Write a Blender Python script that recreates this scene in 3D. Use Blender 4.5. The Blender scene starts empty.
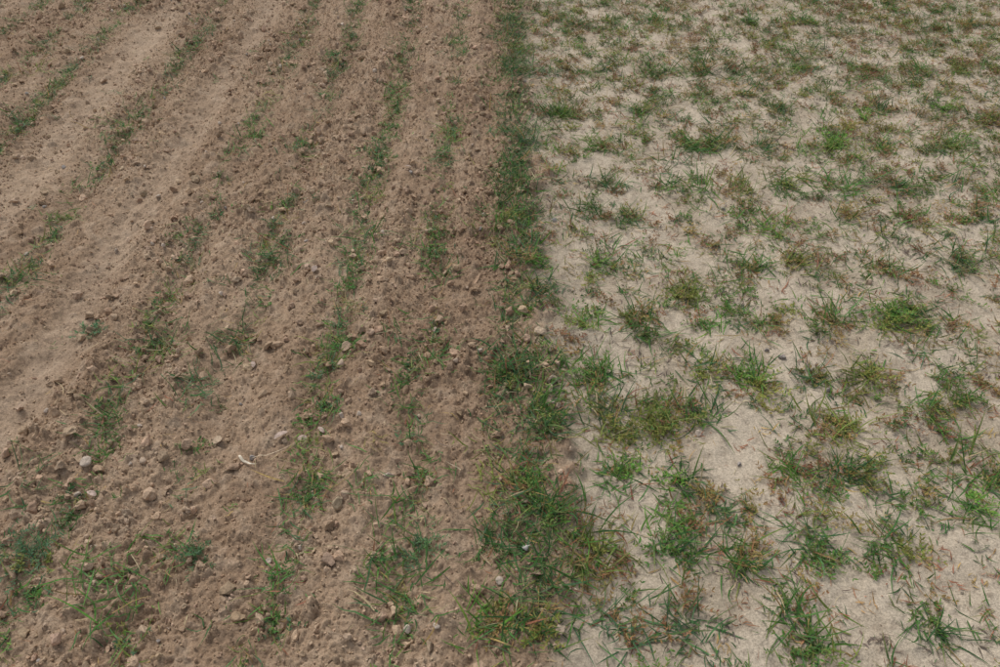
import bpy, math, numpy as np, bmesh
rng = np.random.default_rng(11)
D = math.radians
scene = bpy.context.scene
scene.view_settings.view_transform = 'Standard'
scene.view_settings.look = 'None'
scene.view_settings.exposure = 0

# ------------------------------------------------------------------ noise
_T = np.random.default_rng(1).random((8, 512, 512)).astype(np.float32)
_GX = np.cos(_T*2*np.pi).reshape(8, -1); _GY = np.sin(_T*2*np.pi).reshape(8, -1)
def sstep(a, b, x):
    t = np.clip((x - a) / (b - a), 0, 1)
    return t * t * (3 - 2 * t)
def vnoise(x, y, k=0):
    xf = np.floor(x); yf = np.floor(y)
    xi = xf.astype(np.int64); yi = yf.astype(np.int64)
    dx = x - xf; dy = y - yf
    fx = dx*dx*dx*(dx*(dx*6-15)+10); fy = dy*dy*dy*(dy*(dy*6-15)+10)
    gx = _GX[k]; gy = _GY[k]
    def g(ox, oy):
        q = (((xi + ox) & 511) << 9) + ((yi + oy) & 511)
        return gx[q] * (dx - ox) + gy[q] * (dy - oy)
    return 1.4 * ((g(0,0)*(1-fx)+g(1,0)*fx)*(1-fy) + (g(0,1)*(1-fx)+g(1,1)*fx)*fy)
def fbm(x, y, o=4, k=0):
    s = 0; a = 1; f = 1
    for i in range(o):
        s = s + a * vnoise(x*f + 17.3*i, y*f - 9.1*i, (k+i) % 8); a *= .5; f *= 2.03
    return s
def caps(x, y, cell, k, rmin, rmax, prob):
    gx = x / cell; gy = y / cell
    ix = np.floor(gx).astype(np.int64); iy = np.floor(gy).astype(np.int64)
    out = np.zeros_like(x)
    for ox in (-1, 0, 1):
        for oy in (-1, 0, 1):
            a = (ix+ox) & 511; b = (iy+oy) & 511
            px = ix+ox+_T[k][a, b]; py = iy+oy+_T[(k+1) % 8][a, b]
            rr = _T[(k+2) % 8][a, b]
            r = np.where(_T[(k+3) % 8][a, b] < prob, rmin+(rmax-rmin)*rr**2, 0)
            d2 = (gx-px)**2*(.7+.6*rr) + (gy-py)**2*(1.3-.6*rr)
            out = np.maximum(out, np.sqrt(np.maximum(0, r*r-d2)))
    return out * cell

TRACKS = [(-1.87, .10), (-1.33, .07), (-3.3, .12)]
def crust(x, y):
    xb = .13 + .05*vnoise(y*2.3, y*0+.5, 2) + .08*vnoise(y*9, x*9, 3) + .06*vnoise(y*26, x*26, 3)
    return sstep(-.06, .07, x - xb)
def trackm(x, y):
    m = np.zeros_like(x)
    for c, w in TRACKS:
        xx = x - c - .04*vnoise(y*1.1, y*0+c, 4)
        m = np.maximum(m, np.exp(-(xx/w)**4)*(.6+.3*sstep(-.4, .2, vnoise(y*1.7, x*3, 5))))
    return m
def H(x, y):
    x = np.asarray(x, float); y = np.asarray(y, float)
    c = crust(x, y); tr = trackm(x, y)
    wx = x + .010*vnoise(x*45, y*45, 1) + .007*vnoise(x*120, y*120, 3)
    wy = y + .010*vnoise(x*45+9, y*45, 2) + .007*vnoise(x*120+5, y*120, 4)
    k = 1 - .6*tr
    pm = .6 + .8*sstep(-.3, .5, fbm(x*2.2, y*1.4, 3, 5))
    til = .012*fbm(x*3.2, y*1.0, 4, 0) + .008*np.cos(2*np.pi*(x+.09)/.27 + .6*vnoise(y*.8, x*.5, 6)) \
        + .012*fbm(x*14, y*10, 2, 2) + k*(.014*np.abs(fbm(wx*38, wy*38, 3, 5))) \
        + k*pm*(.6*caps(wx, wy, .062, 1, .12, .42, .35) + .75*caps(wx, wy, .026, 3, .2, .5, .7) + .8*caps(wx, wy, .015, 5, .2, .55, .8)) \
        - .012*tr + .002
    til = til - .018*np.exp(-((x+.06+.02*vnoise(y*3, y*0, 1))/.05)**2) + .010*np.exp(-((x-.05)/.05)**2)
    cr = .007*fbm(x*2.5, y*2.0, 3, 3) + .006*fbm(x*11, y*11, 3, 4) + .0016*fbm(x*60, y*60, 2, 6) \
        + .45*caps(wx, wy, .03, 6, .1, .35, .35) - .006
    h = til*(1-c) + cr*c
    far = np.clip(1 - (np.hypot(x, y) - 7)/6, 0, 1)
    return h * far

# ------------------------------------------------------------------ mesh helpers
def make_mesh(name, V, F, col=None, mat=None, smooth=True):
    V = np.asarray(V, np.float32); F = np.asarray(F, np.int32); n = F.shape[1]
    me = bpy.data.meshes.new(name)
    me.vertices.add(len(V)); me.vertices.foreach_set('co', V.ravel())
    me.loops.add(F.size); me.loops.foreach_set('vertex_index', F.ravel())
    me.polygons.add(len(F))
    me.polygons.foreach_set('loop_start', np.arange(0, F.size, n, dtype=np.int32))
    me.polygons.foreach_set('loop_total', np.full(len(F), n, np.int32))
    me.polygons.foreach_set('use_smooth', np.full(len(F), smooth))
    me.update(calc_edges=True)
    if col is not None:
        a = me.color_attributes.new('tint', 'FLOAT_COLOR', 'POINT')
        c = np.ones((len(V), 4), np.float32); c[:, :3] = np.clip(col, 0, 1)
        a.data.foreach_set('color', c.ravel())
    ob = bpy.data.objects.new(name, me)
    scene.collection.objects.link(ob)
    if mat: me.materials.append(mat)
    return ob

def nodes_of(m):
    m.use_nodes = True; nt = m.node_tree; nt.nodes.clear()
    return nt, nt.nodes, nt.links

def soil_mat(name, bump=.6, lo=.58, hi=1.42):
    m = bpy.data.materials.new(name); nt, N, L = nodes_of(m)
    out = N.new('ShaderNodeOutputMaterial'); b = N.new('ShaderNodeBsdfPrincipled')
    b.inputs['Roughness'].default_value = .95
    b.inputs['Specular IOR Level'].default_value = .1
    at = N.new('ShaderNodeAttribute'); at.attribute_name = 'tint'
    tc = N.new('ShaderNodeTexCoord')
    n1 = N.new('ShaderNodeTexNoise'); n1.inputs['Scale'].default_value = 190; n1.inputs['Detail'].default_value = 3; n1.inputs['Roughness'].default_value = .8
    L.new(tc.outputs['Object'], n1.inputs['Vector'])
    r1 = N.new('ShaderNodeMapRange'); r1.inputs[1].default_value = .3; r1.inputs[2].default_value = .7; r1.inputs[3].default_value = lo; r1.inputs[4].default_value = hi
    L.new(n1.outputs['Fac'], r1.inputs[0])
    sc = N.new('ShaderNodeVectorMath'); sc.operation = 'SCALE'
    L.new(at.outputs['Color'], sc.inputs[0]); L.new(r1.outputs[0], sc.inputs['Scale'])
    L.new(sc.outputs[0], b.inputs['Base Color'])
    bp = N.new('ShaderNodeBump'); bp.inputs['Strength'].default_value = bump; bp.inputs['Distance'].default_value = .005
    L.new(n1.outputs['Fac'], bp.inputs['Height']); L.new(bp.outputs[0], b.inputs['Normal'])
    L.new(b.outputs[0], out.inputs[0])
    return m

def leaf_mat(name, trans=.3, rough=.55):
    m = bpy.data.materials.new(name); nt, N, L = nodes_of(m)
    out = N.new('ShaderNodeOutputMaterial'); b = N.new('ShaderNodeBsdfPrincipled')
    b.inputs['Roughness'].default_value = rough; b.inputs['Specular IOR Level'].default_value = .22
    at = N.new('ShaderNodeAttribute'); at.attribute_name = 'tint'
    tc = N.new('ShaderNodeTexCoord')
    n = N.new('ShaderNodeTexNoise'); n.inputs['Scale'].default_value = 120; n.inputs['Detail'].default_value = 1
    L.new(tc.outputs['Object'], n.inputs['Vector'])
    r = N.new('ShaderNodeMapRange'); r.inputs[1].default_value = .3; r.inputs[2].default_value = .7; r.inputs[3].default_value = .7; r.inputs[4].default_value = 1.3
    L.new(n.outputs['Fac'], r.inputs[0])
    sc = N.new('ShaderNodeVectorMath'); sc.operation = 'SCALE'
    L.new(at.outputs['Color'], sc.inputs[0]); L.new(r.outputs[0], sc.inputs['Scale'])
    L.new(sc.outputs[0], b.inputs['Base Color'])
    t = N.new('ShaderNodeBsdfTranslucent'); L.new(sc.outputs[0], t.inputs['Color'])
    mx = N.new('ShaderNodeMixShader'); mx.inputs[0].default_value = trans
    L.new(b.outputs[0], mx.inputs[1]); L.new(t.outputs[0], mx.inputs[2]); L.new(mx.outputs[0], out.inputs[0])
    return m

SOIL = soil_mat('soil_material', .7, .62, 1.38); CLOD = soil_mat('clod_material', .6, .7, 1.3)
LEAF = leaf_mat('leaf_material'); DRY = leaf_mat('dry_leaf_material', .12, .8)

# ------------------------------------------------------------------ ground
def grow(start, step, end, f=1.18):
    o = []; p = start; s = step
    while p < end:
        s *= f; p += s; o.append(p)
    return np.array(o)
xd = np.concatenate([np.arange(-3.6, -1.6, .0058), np.arange(-1.6, .3, .0036), np.arange(.3, 3.6, .0062)])
xs = np.concatenate([-grow(3.6, .006, 400)[::-1], xd, grow(3.6, .006, 400)])
yy = [.35]
while yy[-1] < 5.6: yy.append(yy[-1] + .0023 + .0018*yy[-1])
yd = np.array(yy)
ys = np.concatenate([.35 - grow(0, .006, 300)[::-1], yd, grow(yd[-1], .015, 600)])
X, Y = np.meshgrid(xs, ys)
X = X.ravel(); Y = Y.ravel()
Z = H(X, Y)
BR = np.array([.355, .252, .170]); BR2 = np.array([.295, .202, .133]); BRP = np.array([.455, .348, .252])
PA = np.array([.495, .412, .312]); PA2 = np.array([.405, .330, .242]); DK = np.array([.22, .168, .122])
def ground_col(x, y):
    c = crust(x, y)[:, None]; tr = trackm(x, y)[:, None]
    n = sstep(-.5, .6, fbm(x*2.6, y*1.6, 4, 1))[:, None]
    n2 = sstep(.0, .75, fbm(x*16, y*16, 4, 4))[:, None]
    br = BR*(1-n) + BR2*n
    br = br*(1-.4*n2) + BRP*.4*n2
    br = br*(1-.4*tr) + BRP*.4*tr
    seam = np.exp(-((x+.01)/.10)**2)[:, None]*.5
    br = br*(1-seam) + BR2*.85*seam
    p = sstep(-.3, .6, fbm(x*5, y*4.2, 5, 2))[:, None]
    pa = PA*(1-p) + PA2*p
    q = sstep(.15, .6, fbm(x*38, y*38, 3, 6))[:, None]
    pa = pa*(1-.38*q) + DK*.38*q
    edge = (1-sstep(.12, .42, x + .12*vnoise(x*6, y*6, 1)))[:, None]*.6
    pa = pa*(1-edge) + (PA2*.75)*edge
    return br*(1-c) + pa*c
nx, ny = len(xs), len(ys)
i = np.arange(ny-1)[:, None]*nx + np.arange(nx-1)[None, :]
i = i.ravel()
F = np.stack([i, i+1, i+nx+1, i+nx], 1)
make_mesh('ground', np.stack([X, Y, Z], 1), F, ground_col(X, Y), SOIL)

# ------------------------------------------------------------------ clods / stones
def ico(sub):
    bm = bmesh.new(); bmesh.ops.create_icosphere(bm, subdivisions=sub, radius=1)
    bm.verts.ensure_lookup_table()
    v = np.array([q.co[:] for q in bm.verts]); f = np.array([[q.index for q in g.verts] for g in bm.faces]); bm.free()
    return v, f
def rotm(n):
    q = rng.normal(size=(n, 4)); q /= np.linalg.norm(q, axis=1)[:, None]
    w, x, y, z = q.T
    return np.stack([1-2*(y*y+z*z), 2*(x*y-z*w), 2*(x*z+y*w), 2*(x*y+z*w), 1-2*(x*x+z*z), 2*(y*z-x*w),
                     2*(x*z-y*w), 2*(y*z+x*w), 1-2*(x*x+y*y)], 1).reshape(n, 3, 3)
def scatter_rocks(name, px, py, r, col, sub, sink=.25, rough=.25, squash=(.55, 1.0), smooth=True, mat=None):
    n = len(px); v, f = ico(sub)
    P = np.repeat(v[None], n, 0)
    ax = rng.normal(size=(n, 5, 3)); ax /= np.linalg.norm(ax, axis=2)[:, :, None]
    dots = np.einsum('nvk,nak->nva', P, ax)
    cut = rng.uniform(.3, .8, (n, 1, 5))
    for a in range(5):
        ex = np.maximum(0, dots[:, :, a] - cut[:, :, a])
        P = P - ex[:, :, None]*ax[:, None, a, :]*.9
    P = P * (1 + rng.normal(0, rough*.3, (n, len(v), 1)))
    P = P * rng.uniform(squash[0], squash[1], (n, 1, 3))
    P = np.einsum('nij,nvj->nvi', rotm(n), P) * r[:, None, None]
    z = H(px, py)
    P[:, :, 0] += px[:, None]; P[:, :, 1] += py[:, None]; P[:, :, 2] += (z + r*(.5-sink))[:, None]
    FF = (f[None] + (np.arange(n)*len(v))[:, None, None]).reshape(-1, 3)
    C = np.repeat(col, len(v), 0)
    return make_mesh(name, P.reshape(-1, 3), FF, C, mat or CLOD, smooth)

def pts(n, x0, x1, y0, y1):
    return rng.uniform(x0, x1, n), rng.uniform(y0, y1, n)
def keep(mask, *a): return [q[mask] for q in a]
def tilled_pts(n, dens):
    px, py = pts(n, -3.7, .32, .35, 5.4)
    w = (1-crust(px, py))*(1-.7*trackm(px, py))*(.4+.9*sstep(-.4, .5, fbm(px*2.2, py*1.4, 3, 5)))
    return keep(rng.random(n) < w*dens, px, py)
def clod_col(px, py, bright=1.15):
    c = ground_col(px, py)
    return c * bright * rng.uniform(.82, 1.3, (len(px), 1)) * rng.uniform(.97, 1.03, (len(px), 3))
px, py = tilled_pts(170000, .95)
r = .0018 + .0045*rng.random(len(px))**2.2
scatter_rocks('soil_crumbs', px, py, r, clod_col(px, py, 1.15), 1, sink=.12, smooth=False)
px, py = tilled_pts(16000, .9)
r = .0055 + .016*rng.random(len(px))**3.4
scatter_rocks('soil_clods', px, py, r, clod_col(px, py, 1.15), 2, smooth=False, rough=.5, sink=.15)
px, py = pts(30000, .1, 3.8, .35, 5.4)
px, py = keep(rng.random(len(px)) < crust(px, py)*(.15+.85*sstep(-.1, .6, fbm(px*5, py*4.2, 5, 2))), px, py)
r = .0015 + .0045*rng.random(len(px))**3
scatter_rocks('crust_crumbs', px, py, r, clod_col(px, py, .88), 1, smooth=False)
st = [(-1.06, 1.26, .019, 0), (-.285, 1.235, .018, 0), (.06, 1.015, .017, 1), (-1.05, 1.17, .012, 0), (-.9, 1.95, .012, 0), (-1.3, 2.55, .013, 0),
      (-1.12, 2.5, .011, 0), (-.95, 1.02, .012, 0), (-.60, 2.03, .013, 0), (-.47, 1.02, .012, 0), (.0, .93, .014, 0), (-.64, 1.28, .012, 2),
      (-.72, .83, .013, 0), (-1.25, 1.45, .011, 0), (-.06, 1.7, .012, 0), (-.35, 2.7, .013, 2), (-.2, .82, .010, 0), (-.43, 1.42, .011, 0),
      (.47, 1.5, .012, 2), (.62, 1.27, .010, 2), (.2, 2.4, .014, 1), (1.1, 1.3, .010, 2), (.8, 1.7, .009, 2)]
st = np.array(st)
for k in range(220):
    q = [[rng.uniform(-3.2, .2) if k < 180 else rng.uniform(.2, 3.2), rng.uniform(.5, 5), rng.uniform(.006, .014), rng.choice([0, 0, 2, 3])]]
    st = np.concatenate([st, q])
sc = np.array([[.50, .41, .33], [.5, .47, .43], [.31, .27, .24], [.45, .34, .25]])[st[:, 3].astype(int)] * rng.uniform(.85, 1.15, (len(st), 1))
scatter_rocks('stones', st[:, 0], st[:, 1], st[:, 2], sc, 3, rough=.10, sink=.2, smooth=True)

# ------------------------------------------------------------------ blades
class Bag:
    def __init__(s): s.V = []; s.F = []; s.C = []; s.n = 0
    def add(s, base, az, tilt, bend, length, width, S, cb, ct, azc=0, roll=0, prof='blade', clear=.003):
        N = len(base); p = base.copy(); rows = []
        az = np.asarray(az)*np.ones(N); azc = azc*np.ones(N); roll = roll*np.ones(N)
        for k in range(S+1):
            t = k/S
            ang = tilt + bend*t; a = az + azc*t
            if k > 0:
                am = tilt + bend*(t-.5/S); aa = az + azc*(t-.5/S); sg = length/S
                p = p + np.stack([np.sin(am)*np.cos(aa)*sg, np.sin(am)*np.sin(aa)*sg, np.cos(am)*sg], 1)
            if prof == 'blade': w = (.55+.45*min(1, t*4))*(1-t**2.2)+.03
            else: w = math.sin(math.pi*(.08+.88*t))**.8+.02
            sd = np.stack([-np.sin(a), np.cos(a), 0*a], 1)
            nm = np.stack([-np.cos(ang)*np.cos(a), -np.cos(ang)*np.sin(a), np.sin(ang)], 1)
            sv = (np.cos(roll)[:, None]*sd + np.sin(roll)[:, None]*nm)*(width*w*.5)[:, None]
            rows.append(p-sv); rows.append(p+sv)
        P = np.stack(rows, 1)
        if prof == 'blade':
            hh = np.repeat(H(P[:, ::2, 0], P[:, ::2, 1]), 2, 1)
        else:
            hh = (base[:, 2]-clear-.002)[:, None]
        P[:, :, 2] = np.maximum(P[:, :, 2], hh+clear)
        M = 2*(S+1)
        o = s.n + np.arange(N)*M
        for k in range(S):
            s.F.append(np.stack([o+2*k, o+2*k+1, o+2*k+3, o+2*k+2], 1))
        t = np.repeat(np.linspace(0, 1, S+1), 2)[None, :, None]**1.5
        s.C.append((cb[:, None]*(1-t)+ct[:, None]*t).reshape(-1, 3)); s.V.append(P.reshape(-1, 3)); s.n += N*M
    def build(s, name, mat):
        return make_mesh(name, np.concatenate(s.V), np.concatenate(s.F), np.concatenate(s.C), mat)

G = {'g': (.090, .220, .042), 'd': (.050, .130, .038), 'b': (.095, .185, .090), 'y': (.27, .28, .065),
     'l': (.15, .33, .050), 's': (.46, .37, .22), 'r': (.31, .14, .08), 'o': (.38, .25, .095), 'p': (.15, .11, .09)}
def pal(n, keys, w):
    w = np.array(w, float); w /= w.sum()
    a = np.array([G[k] for k in keys])[rng.choice(len(keys), n, p=w)]
    return a * rng.uniform(.7, 1.3, (n, 1)) * rng.uniform(.93, 1.07, (n, 3))

def tufts(bag, cx, cy, size, nb, keys, w, spread=.022, tilt=(.5, 1.45), wid=(.0023, .0050), rowy=1.0, S=4, dry=.12, clear=.003):
    n = (nb*rng.uniform(.6, 1.3, len(cx))).astype(int); idx = np.repeat(np.arange(len(cx)), n); N = len(idx)
    bx = cx[idx] + rng.normal(0, 1, N)*spread*size[idx]; by = cy[idx] + rng.normal(0, 1, N)*spread*size[idx]*rowy
    base = np.stack([bx, by, H(bx, by)-.002], 1)
    lean = rng.uniform(0, 2*np.pi, len(cx))
    az = rng.uniform(0, 2*np.pi, N); az = az + .5*np.sin(lean[idx]-az)
    til = rng.uniform(tilt[0], tilt[1], N); bend = rng.normal(.45, .45, N)
    ln = size[idx]*(.020+.088*rng.random(N)**1.5); wd = rng.uniform(wid[0], wid[1], N)*(.7+.3*size[idx])
    tone = pal(len(cx), keys, w)[idx]
    cb = tone*.6 + .4*pal(N, keys, w); dead = rng.random(N) < dry
    cb[dead] = pal(dead.sum(), ['s', 'o', 'r'], [1, 1, .9])
    ct = cb.copy(); yt = rng.random(N) < .25; ct[yt] = ct[yt]*.4 + np.array([.36, .28, .11])*.6
    bag.add(base, az, til, bend, ln, wd, S, cb*.85, ct, rng.normal(0, .5, N), rng.normal(0, .6, N), clear=clear)

def weeds(bag, cx, cy, size, ns, nl, keys, w, narrow=.45, leaf=(.005, .013), up=(.9, 1.5)):
    n = (ns*rng.uniform(.6, 1.4, len(cx))).astype(int)+1; idx = np.repeat(np.arange(len(cx)), n); N = len(idx)
    az = rng.uniform(0, 2*np.pi, N); ln = size[idx]*rng.uniform(.015, .06, N); ti = rng.uniform(up[0], up[1], N)
    bx = cx[idx]+rng.normal(0, .012, N); by = cy[idx]+rng.normal(0, .012, N); bz = H(bx, by)
    tone = pal(len(cx), keys, w)[idx]
    bag.add(np.stack([bx, by, bz], 1), az, ti, np.full(N, .1), ln, np.full(N, .0013), 2, pal(N, ['r', 'o', 'g'], [1, 1, 1]), tone, 0, 0)
    for j in range(nl):
        t = (j+.7+rng.random(N)*.6)/(nl+.3)
        lx = bx+np.sin(ti)*np.cos(az)*ln*t; ly = by+np.sin(ti)*np.sin(az)*ln*t; lz = bz+np.cos(ti)*ln*t+.002
        lz = np.maximum(lz, H(lx, ly)+.004)
        for sgn in (-1, 1):
            c = tone*.7+.3*pal(N, keys, w)
            bag.add(np.stack([lx, ly, lz], 1), az+sgn*rng.uniform(.4, 1.3, N), rng.uniform(.7, 1.5, N), rng.normal(.2, .3, N),
                    rng.uniform(leaf[0], leaf[1], N)*(.7+.3*size[idx]), rng.uniform(leaf[0], leaf[1], N)*narrow, 2, c*.9, c, 0, rng.normal(0, .4, N), 'leaf')

# ---- crust side (right): surveyed tufts
R = {4.37: [.083, .39, .61, .86, 1.39, 1.67, 2.0, 2.39, 2.6], 3.71: [.22, .34, .52, .81, .985, 1.18, 1.48, 1.82, 2.07, 2.27],
     3.28: [.315, .63, 1.24, .27, 1.71], 2.96: [.10, .42, .80, .92, 1.09, 1.39, 1.6, 1.89], 2.64: [.07, .64, 1.325, .43, .78, .935, 1.09, 1.56],
     2.395: [.07, .31, .46, .99, 1.28, 1.5, 1.795], 2.12: [.34, .136, .90, 1.02, 1.33, 1.58], 1.987: [.62, .13],
     1.837: [.44, .28, .63, 1.24, 1.35, 1.06], 1.595: [.015, .05, .29, .595, .725, .90, 1.31, 1.04], 1.458: [.43, .305, .125, .55, 1.19],
     1.368: [.91, .295, .13], 1.234: [.74, 1.20, .465, .895, .28, .06], 1.113: [.56, .44, .10, 1.18, .15], 1.016: [.19, .42, .75, .915, .56, .24],
     .83: [.26, -.02, .65, .41, .95, .05]}
big = {(1.325, 2.64): 1.5, (.985, 3.71): 1.35, (.44, 1.837): 1.35, (1.24, 1.837): 1.3, (.62, 1.987): 1.1, (.015, 1.595): 1.35, (.91, 1.368): 1.25,
       (.19, 1.016): 1.4, (1.58, 2.12): 1.25, (1.20, 1.234): 1.3, (1.35, 1.837): 1.2, (.26, .83): 1.2}
cx = []; cy = []; sz = []
for Yk, xl in R.items():
    for xk in xl:
        cx.append(xk+rng.normal(0, .01)); cy.append(Yk*(1+rng.normal(0, .008))); sz.append(big.get((xk, Yk), rng.uniform(.85, 1.15)))
cx = np.array(cx); cy = np.array(cy); sz = np.array(sz)
grass = Bag()
tufts(grass, cx, cy, sz*1.05, 78, ['g', 'd', 'l', 'b', 'y'], [4, 4, 2.2, 2, 1], spread=.030)
n = 5600; rx, ry = pts(n, .08, 4.2, .3, 6.4)
rowp = np.cos(2*np.pi*(rx-.28)/.165); dn = fbm(rx*1.6, ry*1.6, 3, 6)
m = rng.random(n) < (.30+.18*rowp+.25*sstep(-.3, .6, dn)+.30*sstep(2.0, 4.0, ry)+.25*sstep(1.0, 2.2, rx))
rx, ry = keep(m, rx, ry)
tufts(grass, rx, ry, .38+.68*rng.random(len(rx))**1.5, 25, ['g', 'd', 'l', 'b', 'y', 'o'], [4, 4, 2, 2, 1.6, 1.2], spread=.034, dry=.2)
n = 520; ex = rng.normal(.055, .05, n); ey = rng.uniform(.3, 6, n)
ex, ey = keep(rng.random(n) < .5+.5*sstep(-.3, .3, vnoise(ey*2.5, ex*0, 5)), ex, ey)
tufts(grass, ex, ey, rng.uniform(.5, 1.05, len(ex)), 20, ['d', 'g', 'b', 'y'], [4, 3, 2, .5], spread=.035, clear=.005)
grass.build('grass_tufts', LEAF)

weed = Bag()
n = 5000; rx, ry = pts(n, .18, 4.2, .3, 6.4); dn = fbm(rx*1.8+5, ry*1.8, 3, 3)
m = rng.random(n) < (.28+.35*sstep(-.3, .6, dn)+.35*sstep(2.0, 4, ry)+.25*sstep(1.0, 2.2, rx))
rx, ry = keep(m, rx, ry)
weeds(weed, rx, ry, rng.uniform(.5, 1.25, len(rx)), 10, 3, ['g', 'y', 'r', 'o', 'd'], [3.5, 3, 4.2, 3, 1.8])
sel = rng.random(len(cx)) < .8
weeds(weed, cx[sel]+rng.normal(0, .03, sel.sum()), cy[sel]+rng.normal(0, .03, sel.sum()), sz[sel]*1.2, 16, 4, ['y', 'g', 'l', 'o', 'r'], [3, 3, 1, 1.8, 1.8])
wl = np.array([[1.39, 2.96], [1.45, 3.02], [1.6, 3.2], [1.66, 3.1], [1.52, 3.1], [1.24, 1.84], [1.2, 1.8], [.75, 1.55], [.70, 1.6], [.43, 1.37], [.47, 1.40], [1.3, 1.5], [2.0, 3.3], [2.2, 3.2], [.73, 1.9]])
weeds(weed, wl[:, 0], wl[:, 1], np.full(len(wl), 1.7), 20, 6, ['y', 'l', 'g', 'o'], [4, 1, 2, 1])
weed.build('low_weeds', LEAF)

lit = Bag()
n = 27000; rx, ry = pts(n, -.02, 4.0, .3, 6.0); dn = fbm(rx*4, ry*4, 4, 1)
m = rng.random(n) < (.2+.75*sstep(-.2, .6, dn)); rx, ry = keep(m, rx, ry); n = len(rx)
cc = pal(n, ['r', 'o', 's', 'p', 'd'], [3, 2, 2, 4, 1.5])
lit.add(np.stack([rx, ry, H(rx, ry)+.001], 1), rng.uniform(0, 6.28, n), rng.uniform(.9, 1.57, n), rng.normal(.2, .3, n), .005+.035*rng.random(n)**1.8, rng.uniform(.0009, .0034, n), 3, cc, cc*1.1, rng.normal(0, 1.0, n), rng.normal(0, .5, n))
n = 2800; qx, qy = pts(n, .1, 4.0, .3, 6.0)
idx = np.repeat(np.arange(n), 10); N = len(idx); bx = qx[idx]+rng.normal(0, .015, N); by = qy[idx]+rng.normal(0, .015, N)
tone = pal(n, ['r', 'p', 'o', 'd'], [3.5, 3, 2, 1.5])[idx]
lit.add(np.stack([bx, by, H(bx, by)], 1), rng.uniform(0, 6.28, N), rng.uniform(.6, 1.5, N), rng.normal(.4, .4, N), rng.uniform(.01, .035, N), rng.uniform(.0014, .0042, N), 3, tone, tone*1.15, rng.normal(0, .8, N), rng.normal(0, .6, N))
n = 5000; rx, ry = pts(n, -4, .2, .35, 6)
cc = pal(n, ['s', 'o', 'p', 'r'], [3, 2, 2, 1])
lit.add(np.stack([rx, ry, H(rx, ry)+.002], 1), rng.uniform(0, 6.28, n), rng.uniform(1.2, 1.57, n), rng.normal(.1, .2, n), .006+.05*rng.random(n)**3, rng.uniform(.0008, .0024, n), 3, cc, cc, rng.normal(0, .6, n), 0, clear=.006)
lit.build('dry_litter', DRY)

# ---- tilled side (left)
wheat = Bag()
L0 = [(-.88, .913, 1.35), (-.92, .95, 1.0), (-.84, .87, 1.1), (-.24, 1.04, 1.3), (-.26, 1.10, 1.0), (-.225, .915, 1.25), (-.20, .86, 1.0), (-1.17, 1.19, 1.0), (-.48, 1.20, 1.1), (-.50, 1.14, .8),
      (-1.06, 1.40, 1.1), (-1.08, 1.47, .9), (-1.05, 1.70, 1.15), (-1.0, 1.68, .8), (-.87, 1.5, .9), (-.86, 1.56, .8), (-.28, 1.515, 1.2), (-.25, 1.57, .9), (-.5, 1.66, 1.0), (-.55, 1.62, .9), (-.79, 1.745, 1.0), (-.84, 1.74, .9),
      (-.78, 2.18, 1.3), (-.76, 2.1, 1.0), (-.49, 2.33, 1.25), (-.47, 2.25, 1.0), (-.5, 2.1, .9), (-.2, 2.07, 1.1), (-.24, 2.27, .9), (-.3, 2.25, .9), (-.21, 3.0, 1.2), (-.19, 3.15, 1.1), (-.23, 2.85, 1.0),
      (-1.59, 1.99, 1.1), (-1.61, 2.1, .9), (-1.61, 2.4, 1.0), (-1.63, 3.23, 1.3), (-1.7, 3.1, 1.0), (-1.06, 3.7, 1.2), (-1.08, 2.9, 1.1), (-1.05, 3.1, .9), (-2.1, 3.18, 1.3), (-2.15, 3.3, 1.0), (-2.27, 3.7, 1.2), (-.47, 3.4, 1.0),
      (-.81, 2.9, .9), (-.05, 1.32, .9), (-.03, 1.2, .9), (-.18, 1.68, .9), (-.17, 1.75, .8), (-.32, 1.72, .8), (-.75, 1.03, .7), (-.34, 1.2, .7), (-.17, 1.26, .8)]
L0 = np.array(L0)
tufts(wheat, L0[:, 0], L0[:, 1], L0[:, 2]*.95, 36, ['g', 'd', 'b', 'y', 'l'], [4, 4, 3, 1, 1], spread=.036, rowy=1.3, tilt=(.55, 1.4), clear=.007)
rows = [-.23, -.49, -.80, -1.07, -1.6, -2.1, -2.38, -2.66, -2.94, -3.6, -3.88, -4.16]
wx = []; wy = []
for q in rows:
    t = np.arange(.3, 6.4, .020); d = fbm(t*2.2, t*0+q*3, 3, 2)
    k = rng.random(len(t)) < (.30+.6*sstep(-.3, .4, d))
    wx.append(q+rng.normal(0, .024, k.sum())); wy.append(t[k]+rng.normal(0, .015, k.sum()))
wx = np.concatenate(wx); wy = np.concatenate(wy)
tufts(wheat, wx, wy, rng.uniform(.4, .9, len(wx)), 13, ['g', 'd', 'b', 'y', 'o', 'l'], [4, 4, 3, 1.2, .8, 1.4], spread=.028, rowy=1.4, tilt=(.5, 1.4), clear=.007)
n = 520; rx, ry = pts(n, -4.2, 0, .4, 6.5)
rx, ry = keep(rng.random(n) > .9*trackm(rx, ry), rx, ry)
tufts(wheat, rx, ry, rng.uniform(.25, .6, len(rx)), 8, ['g', 'd', 'b', 'o'], [3, 4, 3, 1], spread=.03, tilt=(.7, 1.45), clear=.006)
wheat.build('wheat_seedlings', LEAF)

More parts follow.
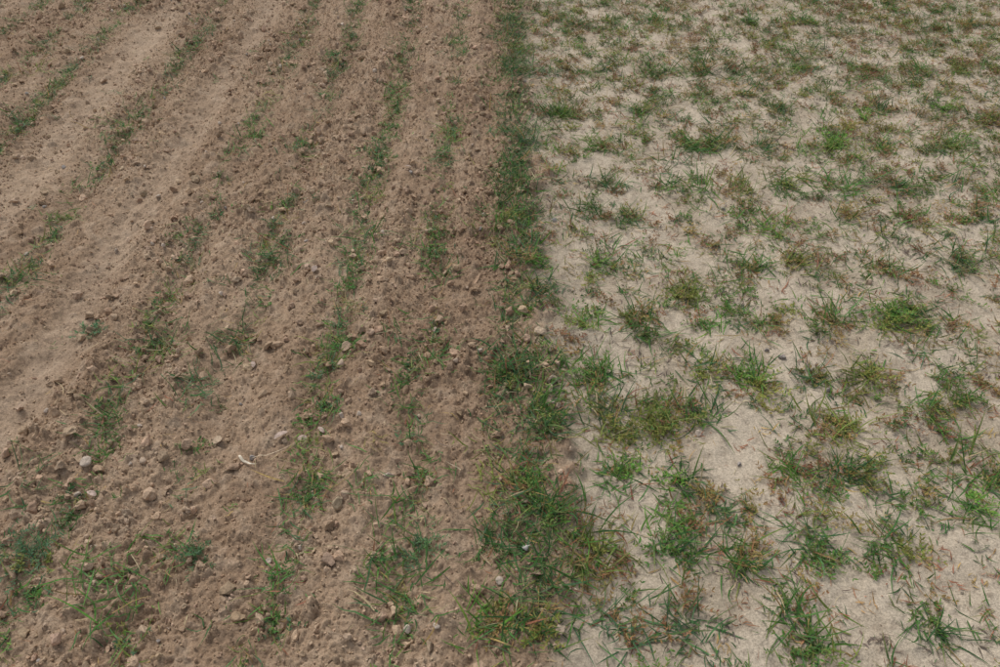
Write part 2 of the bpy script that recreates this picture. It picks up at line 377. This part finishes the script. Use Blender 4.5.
tw = Bag()
sel = rng.random(len(wx)) < .35
weeds(tw, wx[sel], wy[sel], rng.uniform(.5, 1, sel.sum()), 6, 3, ['g', 'd', 'b', 'y'], [3, 3, 3, 1.5])
tw2 = np.array([[-1.27, 1.79, 1.0], [-1.09, .99, 1.9], [-1.14, 1.02, 1.6], [-.2, 1.0, 1.3], [-.17, 1.03, 1.2], [-.5, 1.7, .9], [-.45, 1.72, .8], [-.7, .98, .9]])
weeds(tw, tw2[:, 0], tw2[:, 1], tw2[:, 2], 16, 7, ['b', 'g', 'l'], [4, 3, 1], narrow=.3)
tw.build('broadleaf_weeds', LEAF)

dl = Bag()
lp = np.array([[-.565, 1.36, .02], [-.54, 1.35, .015], [-.72, 1.62, .012], [-.47, 1.36, .012], [-.35, 2.72, .014], [-.62, 2.05, .016], [-.2, 1.8, .012], [-1.0, 1.16, .014]])
bz = np.stack([lp[:, 0], lp[:, 1], H(lp[:, 0], lp[:, 1])+.010], 1)
c = np.tile(np.array([.46, .35, .29]), (len(lp), 1))*rng.uniform(.8, 1.1, (len(lp), 1))
dl.add(bz, rng.uniform(0, 6.28, len(lp)), np.full(len(lp), 1.1), np.full(len(lp), .8), lp[:, 2]*2, lp[:, 2]*1.1, 6, c, c*.9, .4, .3, 'leaf')
dl.build('dead_leaves', DRY)
rt = Bag()
b0 = np.array([[-.675, 1.285, 0], [-.64, 1.275, 0], [-.10, 1.25, 0]]); b0[:, 2] = H(b0[:, 0], b0[:, 1])+.009
c = np.array([[.66, .58, .45], [.5, .4, .28], [.45, .36, .25]])
rt.add(b0, np.array([-1.1, .1, 2.5]), np.array([1.5, 1.35, 1.4]), np.array([.05, .1, .1]), np.array([.065, .12, .05]), np.array([.0075, .0026, .003]), 10, c, c, np.array([1.2, .5, .4]), 0, clear=.009)
rt.build('dry_roots', DRY)

# ------------------------------------------------------------------ light
w = bpy.data.worlds.new('World'); scene.world = w; w.use_nodes = True
nt = w.node_tree; N = nt.nodes; L = nt.links; N.clear()
o = N.new('ShaderNodeOutputWorld'); bg = N.new('ShaderNodeBackground'); sk = N.new('ShaderNodeTexSky'); hs = N.new('ShaderNodeHueSaturation')
sk.sky_type = 'NISHITA'; sk.sun_disc = False; sk.sun_elevation = D(55); sk.sun_rotation = D(-35)
hs.inputs['Saturation'].default_value = .3
L.new(sk.outputs[0], hs.inputs['Color']); L.new(hs.outputs[0], bg.inputs[0]); bg.inputs[1].default_value = .15; L.new(bg.outputs[0], o.inputs[0])
sl = bpy.data.lights.new('sun', 'SUN'); sl.energy = 2.2; sl.angle = D(30); sl.color = (1, .97, .92)
so = bpy.data.objects.new('sun', sl); scene.collection.objects.link(so)
from mathutils import Vector
az = D(-35); el = D(55)
dvec = Vector((math.sin(az)*math.cos(el), math.cos(az)*math.cos(el), math.sin(el)))
so.rotation_euler = dvec.to_track_quat('Z', 'Y').to_euler(); so.location = dvec*20

cd = bpy.data.cameras.new('camera'); cd.lens = 28; cd.sensor_width = 36; cd.clip_start = .05; cd.clip_end = 2000
co = bpy.data.objects.new('camera', cd); scene.collection.objects.link(co)
co.location = (0, 0, 1.6); co.rotation_euler = (D(48), 0, 0)
scene.camera = co
